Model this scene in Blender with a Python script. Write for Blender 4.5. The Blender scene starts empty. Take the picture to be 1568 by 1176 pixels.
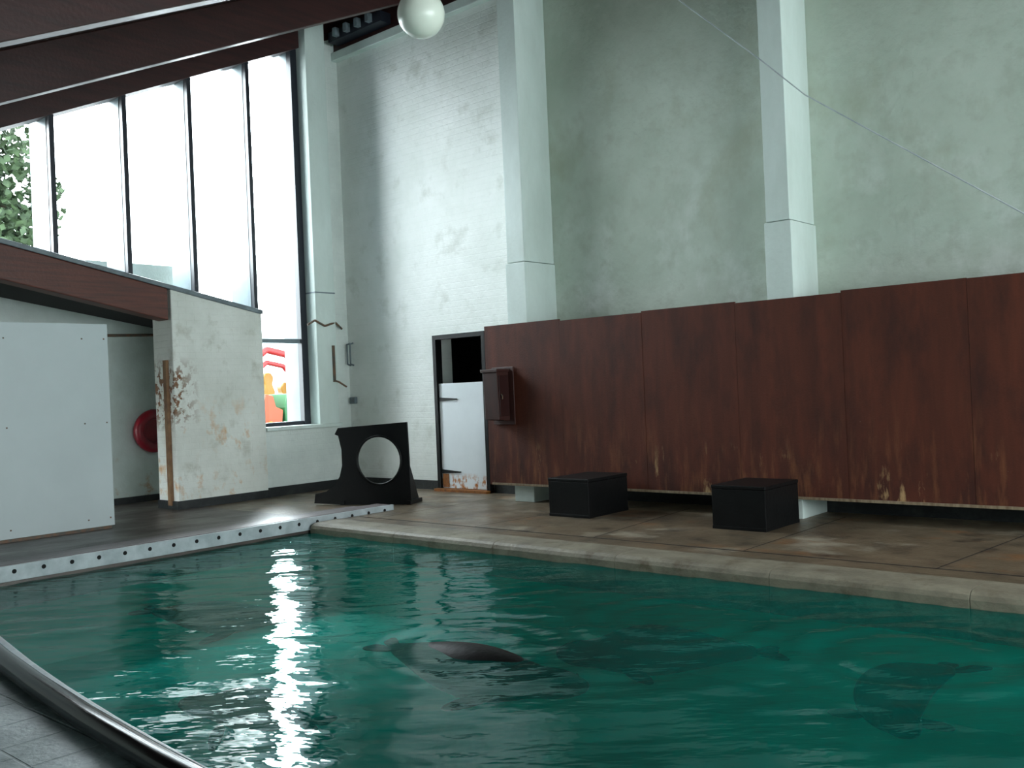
import bpy, math, random
from mathutils import Vector, Matrix, noise
random.seed(4)
sc=bpy.context.scene
sc.view_settings.view_transform='Standard'
sc.view_settings.exposure=0.0
COL=bpy.context.collection

# ---------------------------------------------------------------- materials
def lin(c):
    return tuple(((v/255)/12.92 if v/255<=0.04045 else (((v/255)+0.055)/1.055)**2.4) for v in c)+(1,)
def M(name,base,alt=None,scale=(1,1,1),nscale=2.0,lo=.35,hi=.7,rough=.6,bump=0,bscale=30,metal=0,over=[],brick=None,spec=.5,roughalt=None):
    m=bpy.data.materials.new(name);m.use_nodes=True
    nt=m.node_tree;N=nt.nodes;K=nt.links.new
    b=N['Principled BSDF'];b.inputs['Roughness'].default_value=rough;b.inputs['Metallic'].default_value=metal
    b.inputs['Specular IOR Level'].default_value=spec
    geo=N.new('ShaderNodeNewGeometry')
    def nz(scl,ns,lo,hi,detail=6):
        mp=N.new('ShaderNodeMapping');mp.inputs['Scale'].default_value=scl
        K(geo.outputs['Position'],mp.inputs['Vector'])
        n=N.new('ShaderNodeTexNoise');n.inputs['Scale'].default_value=ns;n.inputs['Detail'].default_value=detail;n.inputs['Roughness'].default_value=.62
        K(mp.outputs[0],n.inputs['Vector'])
        r=N.new('ShaderNodeMapRange');r.inputs['From Min'].default_value=lo;r.inputs['From Max'].default_value=hi
        K(n.outputs['Fac'],r.inputs['Value']);return r.outputs[0]
    def mix(fac,a,bc):
        x=N.new('ShaderNodeMix');x.data_type='RGBA'
        if isinstance(fac,float):x.inputs[0].default_value=fac
        else:K(fac,x.inputs[0])
        for i,v in ((6,a),(7,bc)):
            if isinstance(v,tuple):x.inputs[i].default_value=v
            else:K(v,x.inputs[i])
        return x.outputs[2]
    cur=lin(base)
    if alt:
        f0=nz(scale,nscale,lo,hi);cur=mix(f0,cur,lin(alt))
        if roughalt is not None:
            rr=N.new('ShaderNodeMapRange');rr.inputs['To Min'].default_value=rough;rr.inputs['To Max'].default_value=roughalt
            K(f0,rr.inputs['Value']);K(rr.outputs[0],b.inputs['Roughness'])
    sep=None
    for o in over:   # (color, scale, nscale, lo, hi, axis, a0, a1)  fade: 1 at a0 -> 0 at a1
        f=nz(o[1],o[2],o[3],o[4])
        k=5
        while len(o)>k:
            if sep is None:
                sep=N.new('ShaderNodeSeparateXYZ');K(geo.outputs['Position'],sep.inputs[0])
            r=N.new('ShaderNodeMapRange');r.inputs['From Min'].default_value=o[k+1];r.inputs['From Max'].default_value=o[k+2]
            r.inputs['To Min'].default_value=1;r.inputs['To Max'].default_value=0
            K(sep.outputs[o[k]],r.inputs['Value'])
            mu=N.new('ShaderNodeMath');mu.operation='MULTIPLY';K(f,mu.inputs[0]);K(r.outputs[0],mu.inputs[1]);f=mu.outputs[0]
            k+=3
        cur=mix(f,cur,lin(o[0]))
    if isinstance(cur,tuple):b.inputs['Base Color'].default_value=cur
    else:K(cur,b.inputs['Base Color'])
    bn=None
    if bump:
        n=N.new('ShaderNodeTexNoise');n.inputs['Scale'].default_value=bscale;n.inputs['Detail'].default_value=5
        K(geo.outputs['Position'],n.inputs['Vector'])
        bp=N.new('ShaderNodeBump');bp.inputs['Strength'].default_value=bump;bp.inputs['Distance'].default_value=.02
        K(n.outputs['Fac'],bp.inputs['Height']);bn=bp;K(bp.outputs[0],b.inputs['Normal'])
    if brick:
        if sep is None:
            sep=N.new('ShaderNodeSeparateXYZ');K(geo.outputs['Position'],sep.inputs[0])
        cb=N.new('ShaderNodeCombineXYZ');K(sep.outputs[brick[0]],cb.inputs[0]);K(sep.outputs[brick[1]],cb.inputs[1])
        t=N.new('ShaderNodeTexBrick');t.inputs['Scale'].default_value=1;t.inputs['Brick Width'].default_value=brick[2];t.inputs['Row Height'].default_value=brick[3]
        t.inputs['Mortar Size'].default_value=.008;t.inputs['Mortar Smooth'].default_value=.6
        K(cb.outputs[0],t.inputs['Vector'])
        bp=N.new('ShaderNodeBump');bp.inputs['Strength'].default_value=brick[4];bp.inputs['Distance'].default_value=.01;bp.invert=True
        K(t.outputs['Fac'],bp.inputs['Height'])
        if bn:K(bn.outputs[0],bp.inputs['Normal'])
        K(bp.outputs[0],b.inputs['Normal'])
    return m

m_white_brick=M('painted_brick',(238,241,238),(220,225,219),nscale=1.2,rough=.55,bump=.3,bscale=22,brick=(0,2,.23,.085,.3),
    over=[((170,160,132),(1,1,1),4,.62,.8,2,0.0,1.2),((206,210,202),(1,1,1),2.6,.55,.75)])
m_wall=M('damp_render_shaded_top',(212,222,210),(186,198,183),nscale=.7,rough=.75,bump=.55,bscale=14,
    over=[((112,116,92),(1,1,1),.5,.22,.58,2,7.4,4.4),((230,236,230),(1.2,1,.9),1.3,.52,.7,2,2.4,4.5),((172,177,154),(1,1,.8),1.1,.55,.8),((188,196,182),(1,1,1),5,.5,.8)])  # first two overlays paint the light gradient, dark top and bright below; rest damp
m_rib=M('painted_concrete_rib',(216,228,224),(198,210,204),scale=(1,1,.4),nscale=2,rough=.6,bump=.2,bscale=20)
m_leftwall=M('painted_wall_left',(228,234,230),(206,214,210),nscale=1.3,rough=.5,bump=.25,bscale=20,brick=(1,2,.23,.085,.3))
m_pier=M('flaking_paint',(230,232,226),(210,212,204),nscale=1.5,rough=.55,bump=.35,bscale=16,brick=(1,2,.23,.085,.35),
    over=[((206,160,108),(1,1.3,1),3.2,.56,.70,2,1.0,1.5),((120,78,44),(1,1,1),11,.50,.55,1,6.44,6.72,2,1.75,2.0,2,1.25,1.0),((196,160,112),(1,1,.6),5,.58,.72,2,.0,1.0),((190,190,178),(1,1,1),4,.55,.75)])
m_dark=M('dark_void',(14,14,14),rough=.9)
m_black=M('black_paint',(8,9,10),(14,15,16),nscale=6,rough=.45,bump=.1,spec=.25)
m_skirt=M('bitumen_skirting',(24,28,30),(50,54,52),nscale=5,lo=.5,hi=.75,rough=.45,bump=.3)
m_rafter=M('stained_timber_dark',(60,29,27),(38,19,18),scale=(1,.25,3),nscale=6,rough=.5,bump=.1)
m_beam=M('laminated_beam',(100,48,34),(64,32,23),scale=(1,.3,5),nscale=5,rough=.5,bump=.1)
m_roof=M('roof_boarding',(66,46,40),(46,31,28),scale=(1,6,1),nscale=2,rough=.7)
m_mull=M('mullion_grey',(118,132,138),(104,118,124),nscale=3,rough=.5)
m_mulld=M('mullion_dark',(28,32,42),rough=.45)
m_sill=M('sill_metal',(120,132,138),(90,98,104),nscale=4,rough=.4)
m_panel=M('weathered_brown_plywood',(90,43,28),(66,31,21),scale=(3,1,.3),nscale=2.0,lo=.3,hi=.72,rough=.7,bump=.15,bscale=60,spec=.3,
    over=[((46,23,19),(2.5,1,.9),1.6,.48,.8),
          ((138,88,54),(8,1,1.2),1.4,.52,.80,2,.15,1.2),
          ((186,152,108),(4,1,1.2),1.3,.62,.70,2,.2,.8),
          ((170,150,130),(1,1,1),26,.74,.8)])
m_box=M('brown_box_wood',(60,26,20),(42,18,15),scale=(3,1,.6),nscale=4,rough=.5)
m_wpanel=M('white_board',(196,206,208),(186,196,198),nscale=.7,rough=.4)
m_door=M('white_door_leaf',(228,234,238),(218,224,228),nscale=1.4,rough=.35,over=[((176,106,36),(3,1,2),4,.5,.6,2,.16,.26)])
m_rust=M('rusty_iron',(156,96,36),(96,54,26),nscale=14,rough=.8,bump=.3)
m_deck=M('wet_brown_concrete',(126,110,90),(88,76,60),nscale=1.3,lo=.35,hi=.65,rough=.28,roughalt=.5,bump=.35,bscale=28,
    over=[((172,163,145),(1,1.6,1),1.1,.55,.72),((140,92,52),(.8,2,1),1.6,.57,.74),((52,46,40),(1,1,1),3.2,.52,.72)])
m_coping=M('pale_coping_stone',(146,138,120),(110,102,88),nscale=3.5,rough=.55,bump=.35,bscale=35,over=[((92,76,54),(1,1,1),5,.55,.75)])
m_ldeck=M('wet_brown_paving',(90,80,75),(56,48,46),scale=(1,.5,1),nscale=2.2,rough=.3,roughalt=.5,bump=.25)
m_ndeck=M('grey_mosaic_deck',(126,142,144),(92,106,108),nscale=2.5,rough=.4,roughalt=.6,bump=.3,brick=(0,1,.3,.3,.9))
m_alu=M('galvanised_gutter',(186,194,198),(150,160,164),nscale=5,rough=.4)
m_plank=M('worn_grey_plank',(118,108,110),(84,70,72),scale=(4,.4,1),nscale=3,rough=.45,bump=.2)
m_rubber=M('black_rubber',(8,8,10),rough=.16)
m_globe=M('opal_glass_globe',(232,238,226),rough=.25)
m_metal=M('painted_steel_hook',(70,72,66),(120,80,50),nscale=20,rough=.5)
m_ring=M('red_life_ring',(140,14,34),(110,12,28),nscale=5,rough=.4)
m_seal=M('wet_seal_skin',(15,13,13),(8,8,8),nscale=7,rough=.5,bump=.15,spec=.15)
m_basin=M('turquoise_basin_paint',(70,236,218),(40,214,196),nscale=1.0,rough=.6)
m_ext=M('asphalt_outside',(120,120,118),(140,140,136),nscale=1,rough=.9)
m_leaf=M('tree_leaves',(56,76,44),(34,52,32),nscale=3,rough=.7)
m_bark=M('tree_bark',(80,66,50),(50,40,32),nscale=6,rough=.9)
m_red=M('ride_red',(128,10,10),rough=.5);m_yel=M('ride_yellow',(132,92,0),rough=.5);m_grn=M('ride_green',(0,72,30),rough=.5)
m_blu=M('ride_blue',(12,40,90),rough=.5);m_ora=M('ride_orange',(130,48,2),rough=.5);m_wht=M('ride_white',(112,112,112),rough=.5)

# window glass
mg=bpy.data.materials.new('window_glass');mg.use_nodes=True;nt=mg.node_tree;nt.nodes.clear()
o=nt.nodes.new('ShaderNodeOutputMaterial');t=nt.nodes.new('ShaderNodeBsdfTransparent');g=nt.nodes.new('ShaderNodeBsdfGlossy');g.inputs['Roughness'].default_value=.03
mx=nt.nodes.new('ShaderNodeMixShader');mx.inputs[0].default_value=.04;t.inputs[0].default_value=(.96,.98,1,1)
nt.links.new(t.outputs[0],mx.inputs[1]);nt.links.new(g.outputs[0],mx.inputs[2]);nt.links.new(mx.outputs[0],o.inputs[0])

# water
mw=bpy.data.materials.new('pool_water');mw.use_nodes=True;nt=mw.node_tree;nt.nodes.clear();N=nt.nodes;K=nt.links.new
o=N.new('ShaderNodeOutputMaterial')
geo=N.new('ShaderNodeNewGeometry')
mp=N.new('ShaderNodeMapping');mp.inputs['Scale'].default_value=(1,1,1);mp.inputs['Rotation'].default_value=(0,0,math.radians(-41));mp2=N.new('ShaderNodeMapping')
mp2.inputs['Scale'].default_value=(1,2.4,1)
K(geo.outputs['Position'],mp.inputs[0]);K(mp.outputs[0],mp2.inputs[0])
n1=N.new('ShaderNodeTexNoise');n1.inputs['Scale'].default_value=3.2;n1.inputs['Detail'].default_value=3;n1.inputs['Roughness'].default_value=.5
K(mp2.outputs[0],n1.inputs['Vector'])
bp=N.new('ShaderNodeBump');bp.inputs['Strength'].default_value=.28;bp.inputs['Distance'].default_value=.04;K(n1.outputs['Fac'],bp.inputs['Height'])
n2=N.new('ShaderNodeTexNoise');n2.inputs['Scale'].default_value=.55;n2.inputs['Detail'].default_value=3;K(geo.outputs['Position'],n2.inputs['Vector'])
cr=N.new('ShaderNodeMapRange');cr.inputs['From Min'].default_value=.35;cr.inputs['From Max'].default_value=.65;K(n2.outputs['Fac'],cr.inputs['Value'])
cm=N.new('ShaderNodeMix');cm.data_type='RGBA';K(cr.outputs[0],cm.inputs[0]);cm.inputs[6].default_value=lin((0,150,138));cm.inputs[7].default_value=lin((4,196,178))
df=N.new('ShaderNodeBsdfDiffuse');K(cm.outputs[2],df.inputs[0]);K(bp.outputs[0],df.inputs['Normal'])
tr=N.new('ShaderNodeBsdfTransparent');tr.inputs[0].default_value=(.42,.97,.94,1)
m1=N.new('ShaderNodeMixShader');m1.inputs[0].default_value=.83;K(df.outputs[0],m1.inputs[1]);K(tr.outputs[0],m1.inputs[2])
gl=N.new('ShaderNodeBsdfGlossy');gl.inputs['Roughness'].default_value=.03;gl.inputs[0].default_value=(.55,.6,.58,1);K(bp.outputs[0],gl.inputs['Normal'])
fr=N.new('ShaderNodeFresnel');fr.inputs[0].default_value=1.33;K(bp.outputs[0],fr.inputs['Normal'])
m2=N.new('ShaderNodeMixShader');K(fr.outputs[0],m2.inputs[0]);K(m1.outputs[0],m2.inputs[1]);K(gl.outputs[0],m2.inputs[2])
K(m2.outputs[0],o.inputs[0])

# ---------------------------------------------------------------- geometry helpers
def mesh(name,vs,fs,mat=None,smooth=False,parent=None):
    me=bpy.data.meshes.new(name);me.from_pydata([tuple(v) for v in vs],[],fs);me.update()
    ob=bpy.data.objects.new(name,me);COL.objects.link(ob)
    if mat:me.materials.append(mat)
    if smooth:
        for p in me.polygons:p.use_smooth=True
    if parent:ob.parent=parent
    return ob
def bev(ob,w=.01,seg=2):
    b=ob.modifiers.new('bevel','BEVEL');b.width=w;b.segments=seg;b.limit_method='ANGLE'
def box(name,x0,x1,y0,y1,z0,z1,mat,parent=None,bevel=0):
    c=((x0+x1)/2,(y0+y1)/2,(z0+z1)/2)
    vs=[(x-c[0],y-c[1],z-c[2]) for x in(x0,x1) for y in(y0,y1) for z in(z0,z1)]
    fs=[(0,1,3,2),(4,6,7,5),(0,4,5,1),(2,3,7,6),(0,2,6,4),(1,5,7,3)]
    ob=mesh(name,vs,fs,mat);ob.location=c
    if parent:ob.parent=parent
    if bevel:bev(ob,bevel)
    return ob
def prism(name,poly,axis,a0,a1,mat,parent=None,bevel=0):
    """poly: 2D points, extruded along axis between a0,a1"""
    def P(p,a):
        return (a,p[0],p[1]) if axis=='x' else ((p[0],a,p[1]) if axis=='y' else (p[0],p[1],a))
    n=len(poly)
    vs=[P(p,a0) for p in poly]+[P(p,a1) for p in poly]
    fs=[tuple(range(n)),tuple(range(2*n-1,n-1,-1))]+[(i,i+n,(i+1)%n+n,(i+1)%n) for i in range(n)]
    ob=mesh(name,vs,fs,mat,parent=parent)
    import bmesh
    bm=bmesh.new();bm.from_mesh(ob.data);bmesh.ops.recalc_face_normals(bm,faces=bm.faces);bm.to_mesh(ob.data);bm.free()
    if bevel:bev(ob,bevel)
    return ob
def tube(name,pts,rad,mat,parent=None,cyclic=False,seg=10,smoothcurve=False):
    cu=bpy.data.curves.new(name,'CURVE');cu.dimensions='3D';cu.bevel_depth=rad;cu.bevel_resolution=4;cu.use_fill_caps=True
    if smoothcurve:
        s=cu.splines.new('NURBS');s.order_u=4;s.use_endpoint_u=True
    else:s=cu.splines.new('POLY')
    s.points.add(len(pts)-1)
    for i,p in enumerate(pts):s.points[i].co=(*p,1)
    s.use_cyclic_u=cyclic
    cu.materials.append(mat)
    tmp=bpy.data.objects.new(name+'_c',cu);COL.objects.link(tmp)
    dg=bpy.context.evaluated_depsgraph_get();me=bpy.data.meshes.new_from_object(tmp.evaluated_get(dg))
    bpy.data.objects.remove(tmp)
    me.name=name;ob=bpy.data.objects.new(name,me);COL.objects.link(ob)
    for p in me.polygons:p.use_smooth=True
    if parent:ob.parent=parent
    return ob
def empty(name,loc=(0,0,0)):
    e=bpy.data.objects.new(name,None);COL.objects.link(e);return e
def roofz(y):return 2.64+.461*y          # underside of rafters
def sillz(y):return 2.91-.205*(y-6.4)    # raked sill of window wall

CX=-11.57   # inner face left wall
BY=9.38     # back wall face
# ---------------------------------------------------------------- back wall
wb=empty('wall_back')
def wbx(n,x0,x1,z0,z1,mat):return box(n,x0,x1,BY,BY+.3,z0,z1,mat,wb)
DX0,DX1,DZ=-9.62,-8.62,2.18
wbx('bay_left_of_door',-12.0,DX0,-.1,8,m_white_brick)
wbx('bay_right_of_door',DX1,-7.55,-.1,8,m_white_brick)
wbx('bay_over_door',DX0,DX1,DZ,8,m_white_brick)
wbx('bay_middle',-7.55,-4.1,-.1,8,m_wall)
wbx('bay_right',-4.1,5.2,-.1,8,m_wall)
for i,(a,b) in enumerate([(-7.72,-7.43),(-4.27,-4.01),(-.8,-.54),(2.6,2.86)]):
    e=empty('pilaster' if i==0 else 'pilaster.%03d'%i)
    box('shaft_upper',a+.006,b-.006,8.80,BY,2.94,6.65,m_rib,e,.006)
    box('shaft_lower',a-.01,b+.01,8.785,BY,0.0,2.93,m_rib,e,.006)
box('trim_1',CX,-8.2,9.27,BY+.01,6.55,6.68,m_rib,bevel=.01)
box('roof_shade_panel',CX,-8.2,9.33,BY+.01,6.70,7.35,m_rafter)  # dark panel standing in for the roof shadow above the trim
# door alcove
dn=empty('door_1')
box('frame_jamb_left',DX0,DX0+.06,9.30,9.42,0,DZ,m_black,dn)
box('frame_jamb_right',DX1-.06,DX1,9.30,9.42,0,DZ,m_black,dn)
box('frame_head',DX0+.06,DX1-.06,9.30,9.42,DZ-.06,DZ,m_black,dn)
box('lower_leaf',DX0+.065,DX1-.065,9.33,9.37,.04,1.5,m_door,dn,.004)
prism('strap_hinge_top',[(DX0+.03,1.25),(DX0+.42,1.27),(DX0+.42,1.285),(DX0+.03,1.31)],'y',9.315,9.33,m_black,dn)
prism('strap_hinge_bottom',[(DX0+.03,.24),(DX0+.44,.26),(DX0+.44,.275),(DX0+.03,.30)],'y',9.315,9.33,m_black,dn)
box('rust_plate',DX0+.09,DX0+.2,9.322,9.331,.05,.24,m_rust,dn)
box('threshold',DX0,DX1,9.22,9.42,0.0,.035,m_rust,dn)
an=empty('wall_door_recess')
box('back',-10.4,-8.0,10.9,11,0,2.6,m_dark,an);box('side_a',-10.5,-10.4,9.68,11,0,2.6,m_dark,an);box('side_b',-8,-7.9,9.68,11,0,2.6,m_dark,an)
box('lid',-10.5,-7.9,9.68,11,2.6,2.7,m_dark,an);box('ground',-10.5,-7.9,9.68,11,-.1,0,m_dark,an)
box('baseboard_back',-11.4,DX0-.02,BY-.02,BY+.01,0,.13,m_skirt)
box('baseboard_back_right',DX1+.02,5,BY-.02,BY+.01,0,.16,m_skirt)

# ---------------------------------------------------------------- left wall
wl=empty('wall_left')
prism('pier',[(6.35,0),(7.72,0),(7.72,sillz(7.72)-.04),(6.35,sillz(6.35)-.04)],'x',-11.9,-11.4,m_pier,wl,.015)
box('below_window',-11.9,-11.47,7.72,9.03,0,.93,m_leftwall,wl)
box('corner_strip',-11.9,CX,9.0,BY+.01,0,7.6,m_leftwall,wl)
prism('header',[(0.6,roofz(.6)-.02),(9.38,roofz(9.38)-.02),(9.38,roofz(9.38)+.55),(.6,roofz(.6)+.55)],'x',-11.95,-11.55,m_rafter,wl)
box('end_wall_low',-11.9,-11.4,-1.4,2.6,0,3.2,m_leftwall,wl)
e=empty('corner_column')
box('shaft',-11.72,-11.4,8.66,9.02,.97,roofz(8.8)+.4,m_rib,e,.008)
box('joint_band',-11.725,-11.395,8.655,9.025,2.93,2.95,m_mull,e)
box('trim_window_ledge',-11.9,-11.37,7.72,9.06,.93,.985,m_rib,bevel=.01)
box('baseboard_left',-11.47,-11.44,7.73,9.36,0,.13,m_skirt)
prism('baseboard_pier',[(-11.9,6.33),(-11.385,6.33),(-11.385,7.74),(-11.9,7.74)],'z',0,.11,m_skirt)
box('edge_strip',-11.60,-11.52,6.31,6.352,.05,1.95,M('brown_post',(134,100,66),(96,62,38),nscale=6,rough=.6),wl)
# raked beam + sill
prism('raked_beam',[(2.6,sillz(2.6)-.06),(6.3,sillz(6.3)-.06),(6.3,sillz(6.3)-.47),(2.6,sillz(2.6)-.47)],'x',-11.62,-11.38,m_beam,None,.012)
prism('trim_raked_sill',[(2.6,sillz(2.6)-.06),(7.72,sillz(7.72)-.06),(7.72,sillz(7.72)),(2.6,sillz(2.6))],'x',-11.92,-11.36,m_sill,None,.008)
# annex room behind raked beam
ax=empty('wall_annex')
m_annex=M('annex_paint',(200,210,206),(176,186,180),nscale=1.5,rough=.6,bump=.2,over=[((160,120,80),(1,1,1),5,.58,.7,2,.0,.9)])
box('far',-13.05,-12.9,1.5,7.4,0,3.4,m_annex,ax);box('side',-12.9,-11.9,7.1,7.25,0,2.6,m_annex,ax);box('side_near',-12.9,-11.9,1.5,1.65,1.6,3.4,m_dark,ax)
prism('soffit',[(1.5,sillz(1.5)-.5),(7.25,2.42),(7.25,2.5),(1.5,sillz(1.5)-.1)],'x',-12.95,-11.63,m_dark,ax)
box('baseboard_annex',-12.9,-12.87,1.65,7.1,0,.09,m_skirt)
tube('annex_pipe',[(-12.86,6.1,2.36),(-12.86,7.0,2.38)],.02,m_metal)

# windows: panes between mullions
MY=[3.15,4.08,5.01,5.935,6.86,7.79]
def mull(i,y,z0,z1):
    e=empty('window_mullion' if i==0 else 'window_mullion.%03d'%i)
    prism('outer_fin',[(y-.035,z0),(y+.035,z0),(y+.035,z1+.03),(y-.035,z1-.0)],'x',-12.18,-11.70,m_mull,e)
    prism('inner_edge',[(y-.03,z0),(y+.03,z0),(y+.03,z1+.03),(y-.03,z1)],'x',-11.70,-11.62,m_mulld,e)
for i,y in enumerate(MY):
    mull(i,y,sillz(y)-.02 if y<7.7 else .98,roofz(y)-.02)
e=empty('window_mullion.006')
box('outer_fin',-12.1,-11.72,8.58,8.66,.98,roofz(8.6),m_mull,e)
box('inner_edge',-11.72,-11.62,8.545,8.655,.98,roofz(8.6),m_mulld,e)
ys=[2.6]+MY
for i in range(len(ys)-1):
    y0,y1=ys[i]+.04,ys[i+1]-.04
    if y1<=y0:continue
    mesh('window_%d'%(i+1),[(-11.7,y0,sillz(y0)),(-11.7,y1,sillz(y1)),(-11.7,y1,roofz(y1)),(-11.7,y0,roofz(y0))],[(0,1,2,3)],mg)
e=empty('window_7')
mesh('pane',[(-11.69,7.83,.98),(-11.69,8.54,.98),(-11.69,8.54,roofz(8.54)),(-11.69,7.83,roofz(7.83))],[(0,1,2,3)],mg,parent=e)
box('transom',-11.73,-11.65,7.83,8.54,2.2,2.26,m_mull,e)
box('bottom_rail',-11.74,-11.64,7.83,8.54,.985,1.04,m_mulld,e)

# ---------------------------------------------------------------- roof
prism('ceiling',[(-1.5,roofz(-1.5)+.5),(9.7,roofz(9.7)+.5),(9.7,roofz(9.7)+.65),(-1.5,roofz(-1.5)+.65)],'x',-12.6,5.3,m_roof)
for i,x in enumerate([-9.5,-6.5,-3.5,-.5,2.5]):
    prism('rafter' if i==0 else 'rafter.%03d'%i,[(-1.4,roofz(-1.4)),(9.32,roofz(9.32)),(9.32,roofz(9.32)+.50),(-1.4,roofz(-1.4)+.50)],'x',x-.2,x,m_rafter,None,.012)
# right wall with window openings (daylight comes through them), solid front wall
wr=empty('wall_right')
box('lower',5,5.2,-1.5,9.7,-.1,.9,m_leftwall,wr)
for k,(a,b) in enumerate([(-1.5,-.8),(2.4,2.6),(5.6,5.8),(9.2,9.7)]):box('post_%d'%k,5,5.2,a,b,.9,8,m_rib,wr)
prism('top',[(-1.5,roofz(-1.5)+.3),(9.7,roofz(9.7)-1.6),(9.7,8),(-1.5,2.8)],'x',5,5.2,m_leftwall,wr)
wf=empty('wall_front')
box('solid',-12,5.2,-1.6,-1.4,-.1,2.7,m_leftwall,wf)

# ---------------------------------------------------------------- floor, pool
near=[(-8.56,2.63),(-7.4,2.44),(-6.18,2.24),(-5.5,2.13),(-4.83,2.04),(-4.1,1.96),(-3.37,1.90),(-2,1.82),(0,1.77),(5,1.77)]
fl=empty('floor')
box('back_deck',-8.6,5,6.68,9.7,-.3,0,m_deck,fl)
box('back_left_deck',-13,-8.6,6.68,9.7,-.3,0,m_deck,fl)
box('left_deck',-13,-8.6,-1.5,6.68,-.3,-.0,m_ldeck,fl)
nd=[(-8.6,-1.5)]+[(5,-1.5)]+[(x,y-.15) for x,y in reversed(near)]+[(-8.6,2.5)]
prism('near_deck',nd,'z',-.3,0,m_ndeck,fl)
# coping back
co=empty('pool_coping')
prof=[(6.68,0.0),(6.68,-.3),(6.3,-.3),(6.3,-.045),(6.315,-.015),(6.345,.004),(6.4,.012),(6.66,.012)]
xs=[-8.55+k*1.35 for k in range(11)]
for k in range(len(xs)-1):
    prism('stone_%d'%k,prof,'x',xs[k]+.002,min(xs[k+1]-.002,5),m_coping,co,.003)
cn=empty('pool_near_coping')
m_ncop=M('pale_blue_coping',(150,168,172),(112,130,134),nscale=4,rough=.4,bump=.2)
prism('kerb',[(x,y-.15) for x,y in near]+[(x,y+.02) for x,y in reversed(near)],'z',-.3,.006,m_ncop,cn,.012)
tube('pool_bumper_rail',[(x,y-.14,.055) for x,y in near],.055,m_rubber,smoothcurve=True)
# deck joints
m_joint=M('deck_joint',(38,30,26),rough=.8)
dj=empty('deck_joints')
box('joint_along',-8.5,5,6.95,6.965,0,.003,m_joint,dj)
for k in range(10):
    x=-8.2+k*1.5;s=.25*math.sin(k*2.1)
    mesh('joint_%d'%k,[(x,6.97,.003),(x+.012,6.97,.003),(x+s+.012,9.05,.003),(x+s,9.05,.003)],[(0,1,2,3)],m_joint,parent=dj)
# basin
pb=empty('pool_basin')
PD=-.85
box('bottom',-8.8,5.2,1.3,6.7,PD-.1,PD,m_basin,pb)
box('side_back',-8.8,5.2,6.32,6.68,PD,-.3,m_basin,pb);box('side_left',-8.9,-8.61,1.3,6.7,PD,-.3,m_basin,pb)
box('side_right',5,5.2,1.3,6.7,PD,-.3,m_basin,pb)
prism('side_near',[(x,y-.02) for x,y in near]+[(5,1.4),(-8.6,1.4)],'z',PD,-.3,m_basin,pb)
# gutter
gt=empty('gutter_kerb')
box('side_face',-8.62,-8.585,2.72,7.55,-.07,.065,m_alu,gt,.004)
box('plank_inner',-8.83,-8.62,2.72,7.5,.0,.07,m_plank,gt,.006)
box('plank_outer',-9.12,-8.85,2.2,7.35,.0,.045,m_plank,gt,.006)
for k in range(10,30):
    y=.3+k*.245
    n=10;vs=[(-8.583,y,.005)]+[(-8.583,y+.020*math.cos(2*math.pi*j/n),.012+.020*math.sin(2*math.pi*j/n)) for j in range(n)]
    mesh('hole_%d'%k,vs,[(0,1+j,1+(j+1)%n) for j in range(n)],m_dark,parent=gt)
# water
WX0,WX1,WY0,WY1=-8.6,5,1.6,6.31
nx,ny=420,160
SE=[(-3.2,5.1,1.0),(-1.75,5.1,1.2),(-3.9,3.95,.9)]
def wz(x,y):
    c,s=math.cos(.72),math.sin(.72)
    a=x*c+y*s;b=-x*s+y*c
    h=.009*noise.noise(Vector((a*1.6,b*3.6,0)))+.005*noise.noise(Vector((a*3.5,b*8,5)))+.002*math.sin(b*9+2*noise.noise(Vector((x,y,2))))
    for sx,sy,A in SE:
        d=math.hypot(x-sx,(y-sy))
        h+=A*.005*math.sin(d*24)*math.exp(-((d-.5)/.3)**2)
    return -.10+h
vs=[];fs=[]
for j in range(ny+1):
    for i in range(nx+1):
        x=WX0+(WX1-WX0)*i/nx;y=WY0+(WY1-WY0)*j/ny;vs.append((x,y,wz(x,y)))
for j in range(ny):
    for i in range(nx):
        a=j*(nx+1)+i;fs.append((a,a+1,a+nx+2,a+nx+1))
mesh('pool_water',vs,fs,mw,True)

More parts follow.
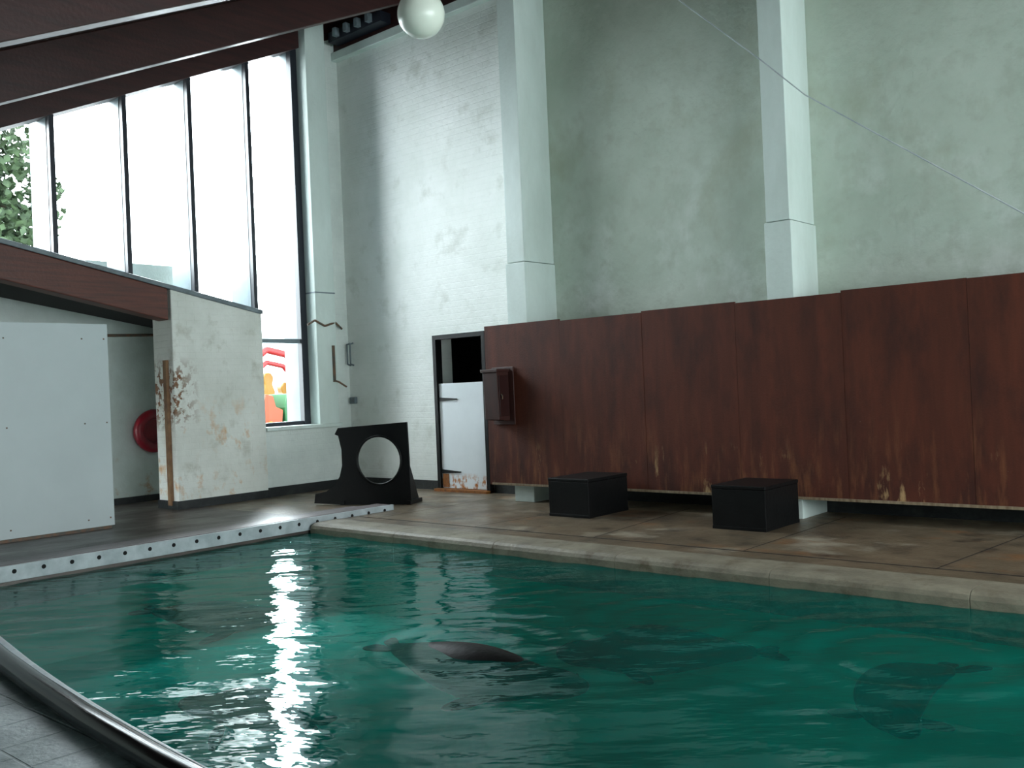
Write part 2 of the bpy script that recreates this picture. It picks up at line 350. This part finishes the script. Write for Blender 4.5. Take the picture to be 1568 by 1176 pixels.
# ---------------------------------------------------------------- seals
def seal(name,cx,cy,cz,ang,L=1.35,bend=.15,pitch=0,W=1.0,lift=.12):
    prof=[(0,.03),(.03,.055),(.07,.085),(.12,.10),(.17,.098),(.23,.12),(.32,.165),(.42,.19),(.52,.185),(.64,.155),(.75,.115),(.85,.075),(.92,.05),(.96,.04)]
    n=16;vs=[];fs=[]
    ca,sa=math.cos(ang),math.sin(ang)
    def W_(t,lx,lz):
        px=(t-.5)*L;off=bend*math.sin(t*math.pi*1.1)
        y=lx+off;z=lz+pitch*(t-.5)
        if t<.2:z+=(.2-t)*lift*L
        return (px*ca-y*sa,px*sa+y*ca,z)
    for t,r in prof:
        for k in range(n):
            th=2*math.pi*k/n;vs.append(W_(t,r*W*math.cos(th),r*.85*W*math.sin(th)))
    m=len(prof)
    for i in range(m-1):
        for k in range(n):
            fs.append((i*n+k,i*n+(k+1)%n,(i+1)*n+(k+1)%n,(i+1)*n+k))
    fs.append(tuple(range(n-1,-1,-1)));fs.append(tuple(range((m-1)*n,m*n)))
    def flip(pts,th=.018):
        b=len(vs);k=len(pts)
        for p in pts:vs.append(W_(p[0],p[1],p[2]+th))
        for p in pts:vs.append(W_(p[0],p[1],p[2]-th))
        fs.append(tuple(range(b,b+k)));fs.append(tuple(range(b+2*k-1,b+k-1,-1)))
        for i in range(k):fs.append((b+i,b+k+i,b+k+(i+1)%k,b+(i+1)%k))
    for s in(1,-1):
        flip([(.28,s*.09,-.06),(.37,s*.1,-.06),(.45,s*.26,-.10),(.46,s*.33,-.12),(.42,s*.34,-.12),(.33,s*.24,-.10)])
        flip([(.93,s*.0,0),(.93,s*.04,0),(1.0,s*.10,0),(1.07,s*.17,0),(1.09,s*.12,0),(1.06,s*.07,0),(1.08,s*.03,0),(1.0,s*.0,0)])
    e=empty(name)
    ob=mesh('body',vs,fs,m_seal,True,parent=e);e.location=(cx,cy,cz)
    sd=ob.modifiers.new('s','SUBSURF');sd.levels=1;sd.render_levels=2
    for s in(1,-1):
        bpy.ops.mesh.primitive_uv_sphere_add(radius=.012,segments=10,ring_count=8);q=bpy.context.object;q.name='eye';q.location=W_(.065,s*.065,.035);q.data.materials.append(m_rubber);q.parent=e
    return e
seal('seal',-3.85,3.98,-.212,math.radians(183),1.55,.10,0,lift=.0)
seal('seal',-3.25,5.0,-.30,math.radians(40),1.3,.12)
seal('seal',-6.7,4.05,-.285,math.radians(-155),1.4,.1,W=.8)
seal('seal',-4.5,2.85,-.30,math.radians(20),.9,.1,W=.75)
seal('seal',-1.7,5.2,-.34,math.radians(100),1.2,.2)

# ---------------------------------------------------------------- brown partition
pn=empty('brown_plywood_partition')
SX=[-8.1,-6.9,-5.75,-4.62,-3.52,-2.41,-1.28,-.15,1.0,2.2]
TZ=[2.185,2.165,2.18,2.165,2.185,2.18,2.18,2.18,2.18]
for k in range(9):
    box('sheet_%d'%k,SX[k]+.0015,SX[k+1]-.0015,8.745-.002*(k%2),8.775,.2,TZ[k],m_panel,pn,.0015)
box('bottom_batten',-8.05,2.2,8.725,8.74,.2,.225,M('pale_batten',(150,134,110),(104,84,60),scale=(6,1,1),nscale=4,rough=.7),pn)
# key box on partition
kb=empty('wall_mounted_wooden_box')
prism('back_plate',[(-7.97,.95),(-7.62,.95),(-7.62,1.66),(-7.97,1.66)],'y',8.715,8.735,m_box,kb,.004)
prism('housing',[(8.72,1.0),(8.52,1.02),(8.50,1.60),(8.72,1.63)],'x',-7.93,-7.70,m_box,kb,.006)
box('lid',-7.95,-7.68,8.48,8.73,1.60,1.635,m_box,kb,.004)
box('side_door',-7.70,-7.688,8.53,8.70,1.06,1.56,M('box_inset',(44,18,16),rough=.4),kb,.002)
tube('latch',[(-7.684,8.55,1.33),(-7.66,8.55,1.31),(-7.66,8.55,1.27)],.008,m_metal,kb)
# black boxes
def bbox(name,x0,x1,y0,y1):
    e=empty(name)
    box('carcass',x0+.004,x1-.004,y0+.004,y1-.004,0.0,.375,m_black,e,.004)
    box('top_board',x0,x1,y0,y1,.377,.41,m_black,e,.006)
    box('base_batten',x0+.002,x1-.002,y0+.001,y1,0.0,.03,m_black,e,.003)
bbox('black_plinth_box',-6.5,-5.96,7.93,8.66)
bbox('black_plinth_box',-4.5,-3.95,7.9,8.6)

# ---------------------------------------------------------------- hoop board (local plane)
hb=empty('black_hoop_board')
def hoopboard():
    import bmesh
    out=[(.07,.0),(1.0,.0),(.98,1.03),(.02,.98),(-.03,.90),(.02,.88),(.06,.7),(.06,.5),(.02,.36),(-.06,.25),(-.18,.17),(-.34,.14),(-.36,.02)]
    hc=(.58,.56);R=.30;n=40
    hole=[(hc[0]+R*math.cos(2*math.pi*k/n),hc[1]+R*math.sin(2*math.pi*k/n)) for k in range(n)]
    bm=bmesh.new()
    ov=[bm.verts.new((p[0],0,p[1])) for p in out];hv=[bm.verts.new((p[0],0,p[1])) for p in hole]
    ed=[bm.edges.new((ov[i],ov[(i+1)%len(ov)])) for i in range(len(ov))]+[bm.edges.new((hv[i],hv[(i+1)%n])) for i in range(n)]
    bmesh.ops.triangle_fill(bm,edges=ed,use_beauty=True)
    r=bmesh.ops.extrude_face_region(bm,geom=bm.faces[:])
    for v in r['geom']:
        if isinstance(v,bmesh.types.BMVert):v.co.y+=.03
    bmesh.ops.recalc_face_normals(bm,faces=bm.faces)
    me=bpy.data.meshes.new('board');bm.to_mesh(me);bm.free();me.materials.append(m_black)
    ob=bpy.data.objects.new('board',me);COL.objects.link(ob);ob.parent=hb
    tube('hoop_rim',[(hc[0]+(R+.005)*math.cos(2*math.pi*k/n),-.005,hc[1]+(R+.005)*math.sin(2*math.pi*k/n)) for k in range(n)],.014,m_black,hb,True)
    box('foot_left',.02,.08,-.02,.35,0,.05,m_black,hb,.004);box('foot_right',.94,1.0,-.02,.35,0,.05,m_black,hb,.004)
    prism('brace',[(.03,.05),(.33,.05),(.03,.6)],'x',.93,.96,m_black,hb)
hoopboard()
hb.location=(-9.68,7.60,0.0);hb.rotation_euler=(0,0,math.atan2(.38,.87))

# ---------------------------------------------------------------- white board screen left
wp=empty('white_board_screen')
for k,(a,b) in enumerate([(.6,2.85),(2.85,5.1)]):
    box('sheet_%d'%k,-10.62,-10.58,a+.003,b-.003,.03,2.32,m_wpanel,wp,.004)
    for yy in(a+.1,(a+b)/2,b-.3,b-.05):
        for zz in(.12,1.2,2.15):
            box('screw',-10.58,-10.577,yy-.008,yy+.008,zz-.008,zz+.008,m_metal,wp)
box('post_back',-10.70,-10.62,5.0,5.08,0,2.3,m_plank,wp);box('post_back_b',-10.70,-10.62,2.8,2.88,0,2.3,m_plank,wp)
box('foot_rail',-10.72,-10.56,.6,5.05,0,.03,m_metal,wp)

# life ring
bpy.ops.mesh.primitive_torus_add(major_radius=.235,minor_radius=.075,major_segments=40,minor_segments=14)
q=bpy.context.object;q.name='ring';q.data.materials.append(m_ring);q.rotation_euler=(0,math.pi/2,0)
for p in q.data.polygons:p.use_smooth=True
lr=empty('life_ring');q.parent=lr;lr.location=(-12.80,6.80,1.0)
tube('centre_hook',[(-.08,0,.3),(.0,0,.3),(.03,0,.24)],.012,m_metal,lr)
bpy.ops.mesh.primitive_cylinder_add(radius=.17,depth=.04,vertices=30);q=bpy.context.object;q.name='backing_disc';q.rotation_euler=(0,math.pi/2,0);q.location=(-.05,0,0);q.data.materials.append(m_ring);q.parent=lr

# wall hardware near the corner
hk=empty('wall_bracket_hook')
tube('arm',[(-11.55,9.25,2.42),(-11.42,9.03,2.5),(-11.38,8.8,2.44),(-11.38,8.62,2.52),(-11.4,8.5,2.45)],.016,m_metal,hk,smoothcurve=True)
tube('arm_lower',[(-11.39,8.95,1.62),(-11.33,8.98,1.6),(-11.30,9.1,1.52)],.014,m_metal,hk,smoothcurve=True)
box('arm_strap',-11.4,-11.38,8.93,8.97,1.6,2.15,m_metal,hk)
sb=empty('pipe_handle');tube('loop',[(-11.50,9.36,1.85),(-11.50,9.30,1.87),(-11.50,9.30,2.17),(-11.50,9.36,2.19)],.014,m_sill,sb)
tube('loop_b',[(-11.43,9.36,1.85),(-11.43,9.30,1.87),(-11.43,9.30,2.17),(-11.43,9.36,2.19)],.014,m_sill,sb)
ju=empty('junction_box');box('case',-11.53,-11.40,9.33,9.38,1.26,1.36,m_mull,ju,.008);box('cover',-11.515,-11.415,9.322,9.33,1.275,1.345,m_sill,ju,.003)

# globe lamp
gp=empty('globe_pendant_lamp')
bpy.ops.mesh.primitive_uv_sphere_add(radius=.2,segments=48,ring_count=32);q=bpy.context.object;q.name='globe';q.data.materials.append(m_globe);q.parent=gp
for p in q.data.polygons:p.use_smooth=True
bpy.ops.mesh.primitive_cylinder_add(radius=.07,depth=.1,vertices=24,location=(0,0,.22));q=bpy.context.object;q.name='gallery';q.data.materials.append(m_black);q.parent=gp
tube('rod',[(0,0,.2),(0,0,roofz(5.59)+.5-4.59)],.012,m_black,gp)
gp.location=(-5.75,5.59,4.59)
# cable
tube('guy_cable',[(-6.3,8.62,6.6),(-5.03,8.60,5.34),(-4.14,8.58,4.48),(-3.71,8.58,4.04),(-1.85,8.6,2.6),(-1.4,8.74,2.17)],.006,m_alu)
# roof clutter at corner: bracket plates
rb=empty('roof_bracket')
box('plate',-11.4,-10.2,9.1,9.3,6.75,6.9,m_mulld,rb)
for k in range(4):box('bolt_lug_%d'%k,-11.2+k*.25,-11.13+k*.25,9.02,9.1,6.78,6.9,m_sill,rb)

# ---------------------------------------------------------------- outside
box('ground_outside',-60,-13.05,-20,60,-.15,0,m_ext)
def tree(name,x,y,h,r,n=9,seed=1):
    rnd=random.Random(seed);e=empty(name);e.location=(x,y,0)
    tube('trunk',[(0,0,0),(.1,.1,h*.4),(0,.2,h*.75)],.22,m_bark,e)
    for k in range(5):
        a=k*1.3;tube('branch_%d'%k,[(0.05,.1,h*.4+k*.3),(r*.5*math.cos(a),r*.5*math.sin(a),h*.7+.2*k)],.07,m_bark,e)
    vs=[];fs=[]
    for k in range(n*900):
        c=k%n;a=c*2.4;rr=r*.55*(c/n)**.5
        cx,cy,cz=rr*math.cos(a),rr*math.sin(a),h*.75+r*.5*math.sin(c*1.7)
        d=Vector((rnd.gauss(0,1),rnd.gauss(0,1),rnd.gauss(0,1))).normalized()*r*.5*rnd.uniform(.6,1.05)
        p=Vector((cx,cy,cz))+d
        u=Vector((rnd.uniform(-1,1),rnd.uniform(-1,1),rnd.uniform(-1,1))).normalized()*.13;v=u.cross(Vector((rnd.uniform(-1,1),rnd.uniform(-1,1),1))).normalized()*.08
        b=len(vs);vs+=[p-u,p+v,p+u,p-v];fs.append((b,b+1,b+2,b+3))
    mesh('foliage',vs,fs,m_leaf,parent=e)
tree('tree',-25,8.15,8.9,2.6,12,3)
# fairground ride
rd=empty('fairground_ride')
box('deck',-22,-19.2,12.4,17,.0,.55,m_wht,rd)
for k in range(12):box('deck_stripe_%d'%k,-19.2,-19.18,12.5+k*.38,12.68+k*.38,.05,.5,m_yel if k%2 else m_blu,rd)
for k in range(5):
    y=12.8+k*.62
    prism('car_body_%d'%k,[(y-.26,.75),(y+.26,.75),(y+.3,1.1),(y+.1,1.18),(y+.03,1.45),(y-.2,1.5),(y-.28,1.15)],'x',-20.3,-19.5,[m_grn,m_ora,m_grn,m_grn,m_red][k],rd,.03)
    tube('car_wheel_%d'%k,[(-19.48,y-.1+.09*math.cos(j),.72+.09*math.sin(j)) for j in [i*.628 for i in range(10)]],.03,m_yel,rd,True)
tube('track_arch',[(-20.4,12.9,1.5),(-20.4,13.3,2.2),(-20.4,13.9,2.62),(-20.4,14.5,2.5),(-20.4,15.2,1.6)],.09,m_red,rd,smoothcurve=True)
tube('track_arch_lower',[(-20.4,13.1,1.5),(-20.4,13.5,2.0),(-20.4,13.9,2.3),(-20.4,14.4,2.2),(-20.4,15.0,1.5)],.06,m_red,rd,smoothcurve=True)
for k,(y,z) in enumerate([(13.0,2.3),(13.55,1.9),(14.15,2.05),(14.7,1.8)]):
    prism('figure_%d'%k,[(y-.16,.55),(y+.16,.55),(y+.2,z-.5),(y+.12,z-.3),(y+.17,z-.12),(y+.08,z),(y-.08,z),(y-.17,z-.12),(y-.12,z-.3),(y-.2,z-.5)],'x',-20.95,-20.7,m_yel if k!=1 else m_ora,rd,.04)
for k in range(4):
    y=12.6+k*1.2;box('post_%d'%k,-20.9,-20.82,y,y+.07,.35,2.7,m_wht,rd)
for k in range(8):box('fence_rail_%d'%k,-19,-18.97,12.3+k*.5,12.33+k*.5,0,.8,m_wht,rd)
box('fence_top',-19,-18.97,12.3,16,.78,.82,m_wht,rd)

# ---------------------------------------------------------------- light
w=bpy.data.worlds.new('overcast_sky');sc.world=w;w.use_nodes=True
nt=w.node_tree;N=nt.nodes;K=nt.links.new
bg=N['Background'];bg.inputs[0].default_value=(.88,.98,1,1)
tc=N.new('ShaderNodeTexCoord');nrm=N.new('ShaderNodeVectorMath');nrm.operation='NORMALIZE';K(tc.outputs['Generated'],nrm.inputs[0])
def dot(v):
    d=N.new('ShaderNodeVectorMath');d.operation='DOT_PRODUCT';K(nrm.outputs[0],d.inputs[0]);d.inputs[1].default_value=Vector(v).normalized();return d.outputs['Value']
def mr(val,a,b,c,d,smooth=True):
    m=N.new('ShaderNodeMapRange');m.interpolation_type='SMOOTHSTEP' if smooth else 'LINEAR'
    for i,x in zip(('From Min','From Max','To Min','To Max'),(a,b,c,d)):m.inputs[i].default_value=x
    K(val,m.inputs['Value']);return m.outputs[0]
def mth(op,a,b=None):
    m=N.new('ShaderNodeMath');m.operation=op
    for i,x in enumerate((a,b)):
        if x is None:continue
        if isinstance(x,(int,float)):m.inputs[i].default_value=x
        else:K(x,m.inputs[i])
    return m.outputs[0]
base=mr(dot((.8,-.6,0)),-.2,.6,4.2,12.0)
south=mr(dot((-.72,-.62,.25)),.2,.95,0,23)
# bright break in the clouds beyond the corner window: narrow in azimuth, tall in elevation
side=mr(mth('ABSOLUTE',dot((8.75,11.7,0))),.02,.10,1,0)
ahead=mr(dot((-11.7,8.2,0)),.6,.8,0,1)
el=mr(dot((0,0,1)),.05,.15,0,1)
lobe=mth('MULTIPLY',mth('MULTIPLY',mth('MULTIPLY',side,ahead),el),56)
K(mth('ADD',mth('ADD',base,south),lobe),bg.inputs[1])
def portal(name,loc,rot,sx,sy):
    l=bpy.data.lights.new(name,'AREA');l.shape='RECTANGLE';l.size=sx;l.size_y=sy;l.cycles.is_portal=True
    ob=bpy.data.objects.new(name,l);COL.objects.link(ob);ob.location=loc;ob.rotation_euler=rot
portal('portal_left',(-12.2,5.6,3.9),(0,-math.pi/2,0),5.9,6.2)
portal('portal_right',(5.25,4.2,3.9),(0,math.pi/2,0),6.2,11)

# ---------------------------------------------------------------- camera
r=.042;t=math.radians(41.25);p=6/1479
Rw=Vector((math.cos(t),math.sin(t),0));Fw=Vector((-math.sin(t),math.cos(t),0));Up=Vector((0,0,1))
F=(Fw+Up*p).normalized();U=Rw.cross(F).normalized()
cx=math.cos(r)*Rw-math.sin(r)*U;cy=math.sin(r)*Rw+math.cos(r)*U
cam=bpy.data.cameras.new('camera');cam.sensor_width=36;cam.lens=36*1479/1600
cob=bpy.data.objects.new('camera',cam);COL.objects.link(cob)
mt=Matrix((cx,cy,-F)).transposed().to_4x4();mt.translation=Vector((0,0,1.4));cob.matrix_world=mt
sc.camera=cob
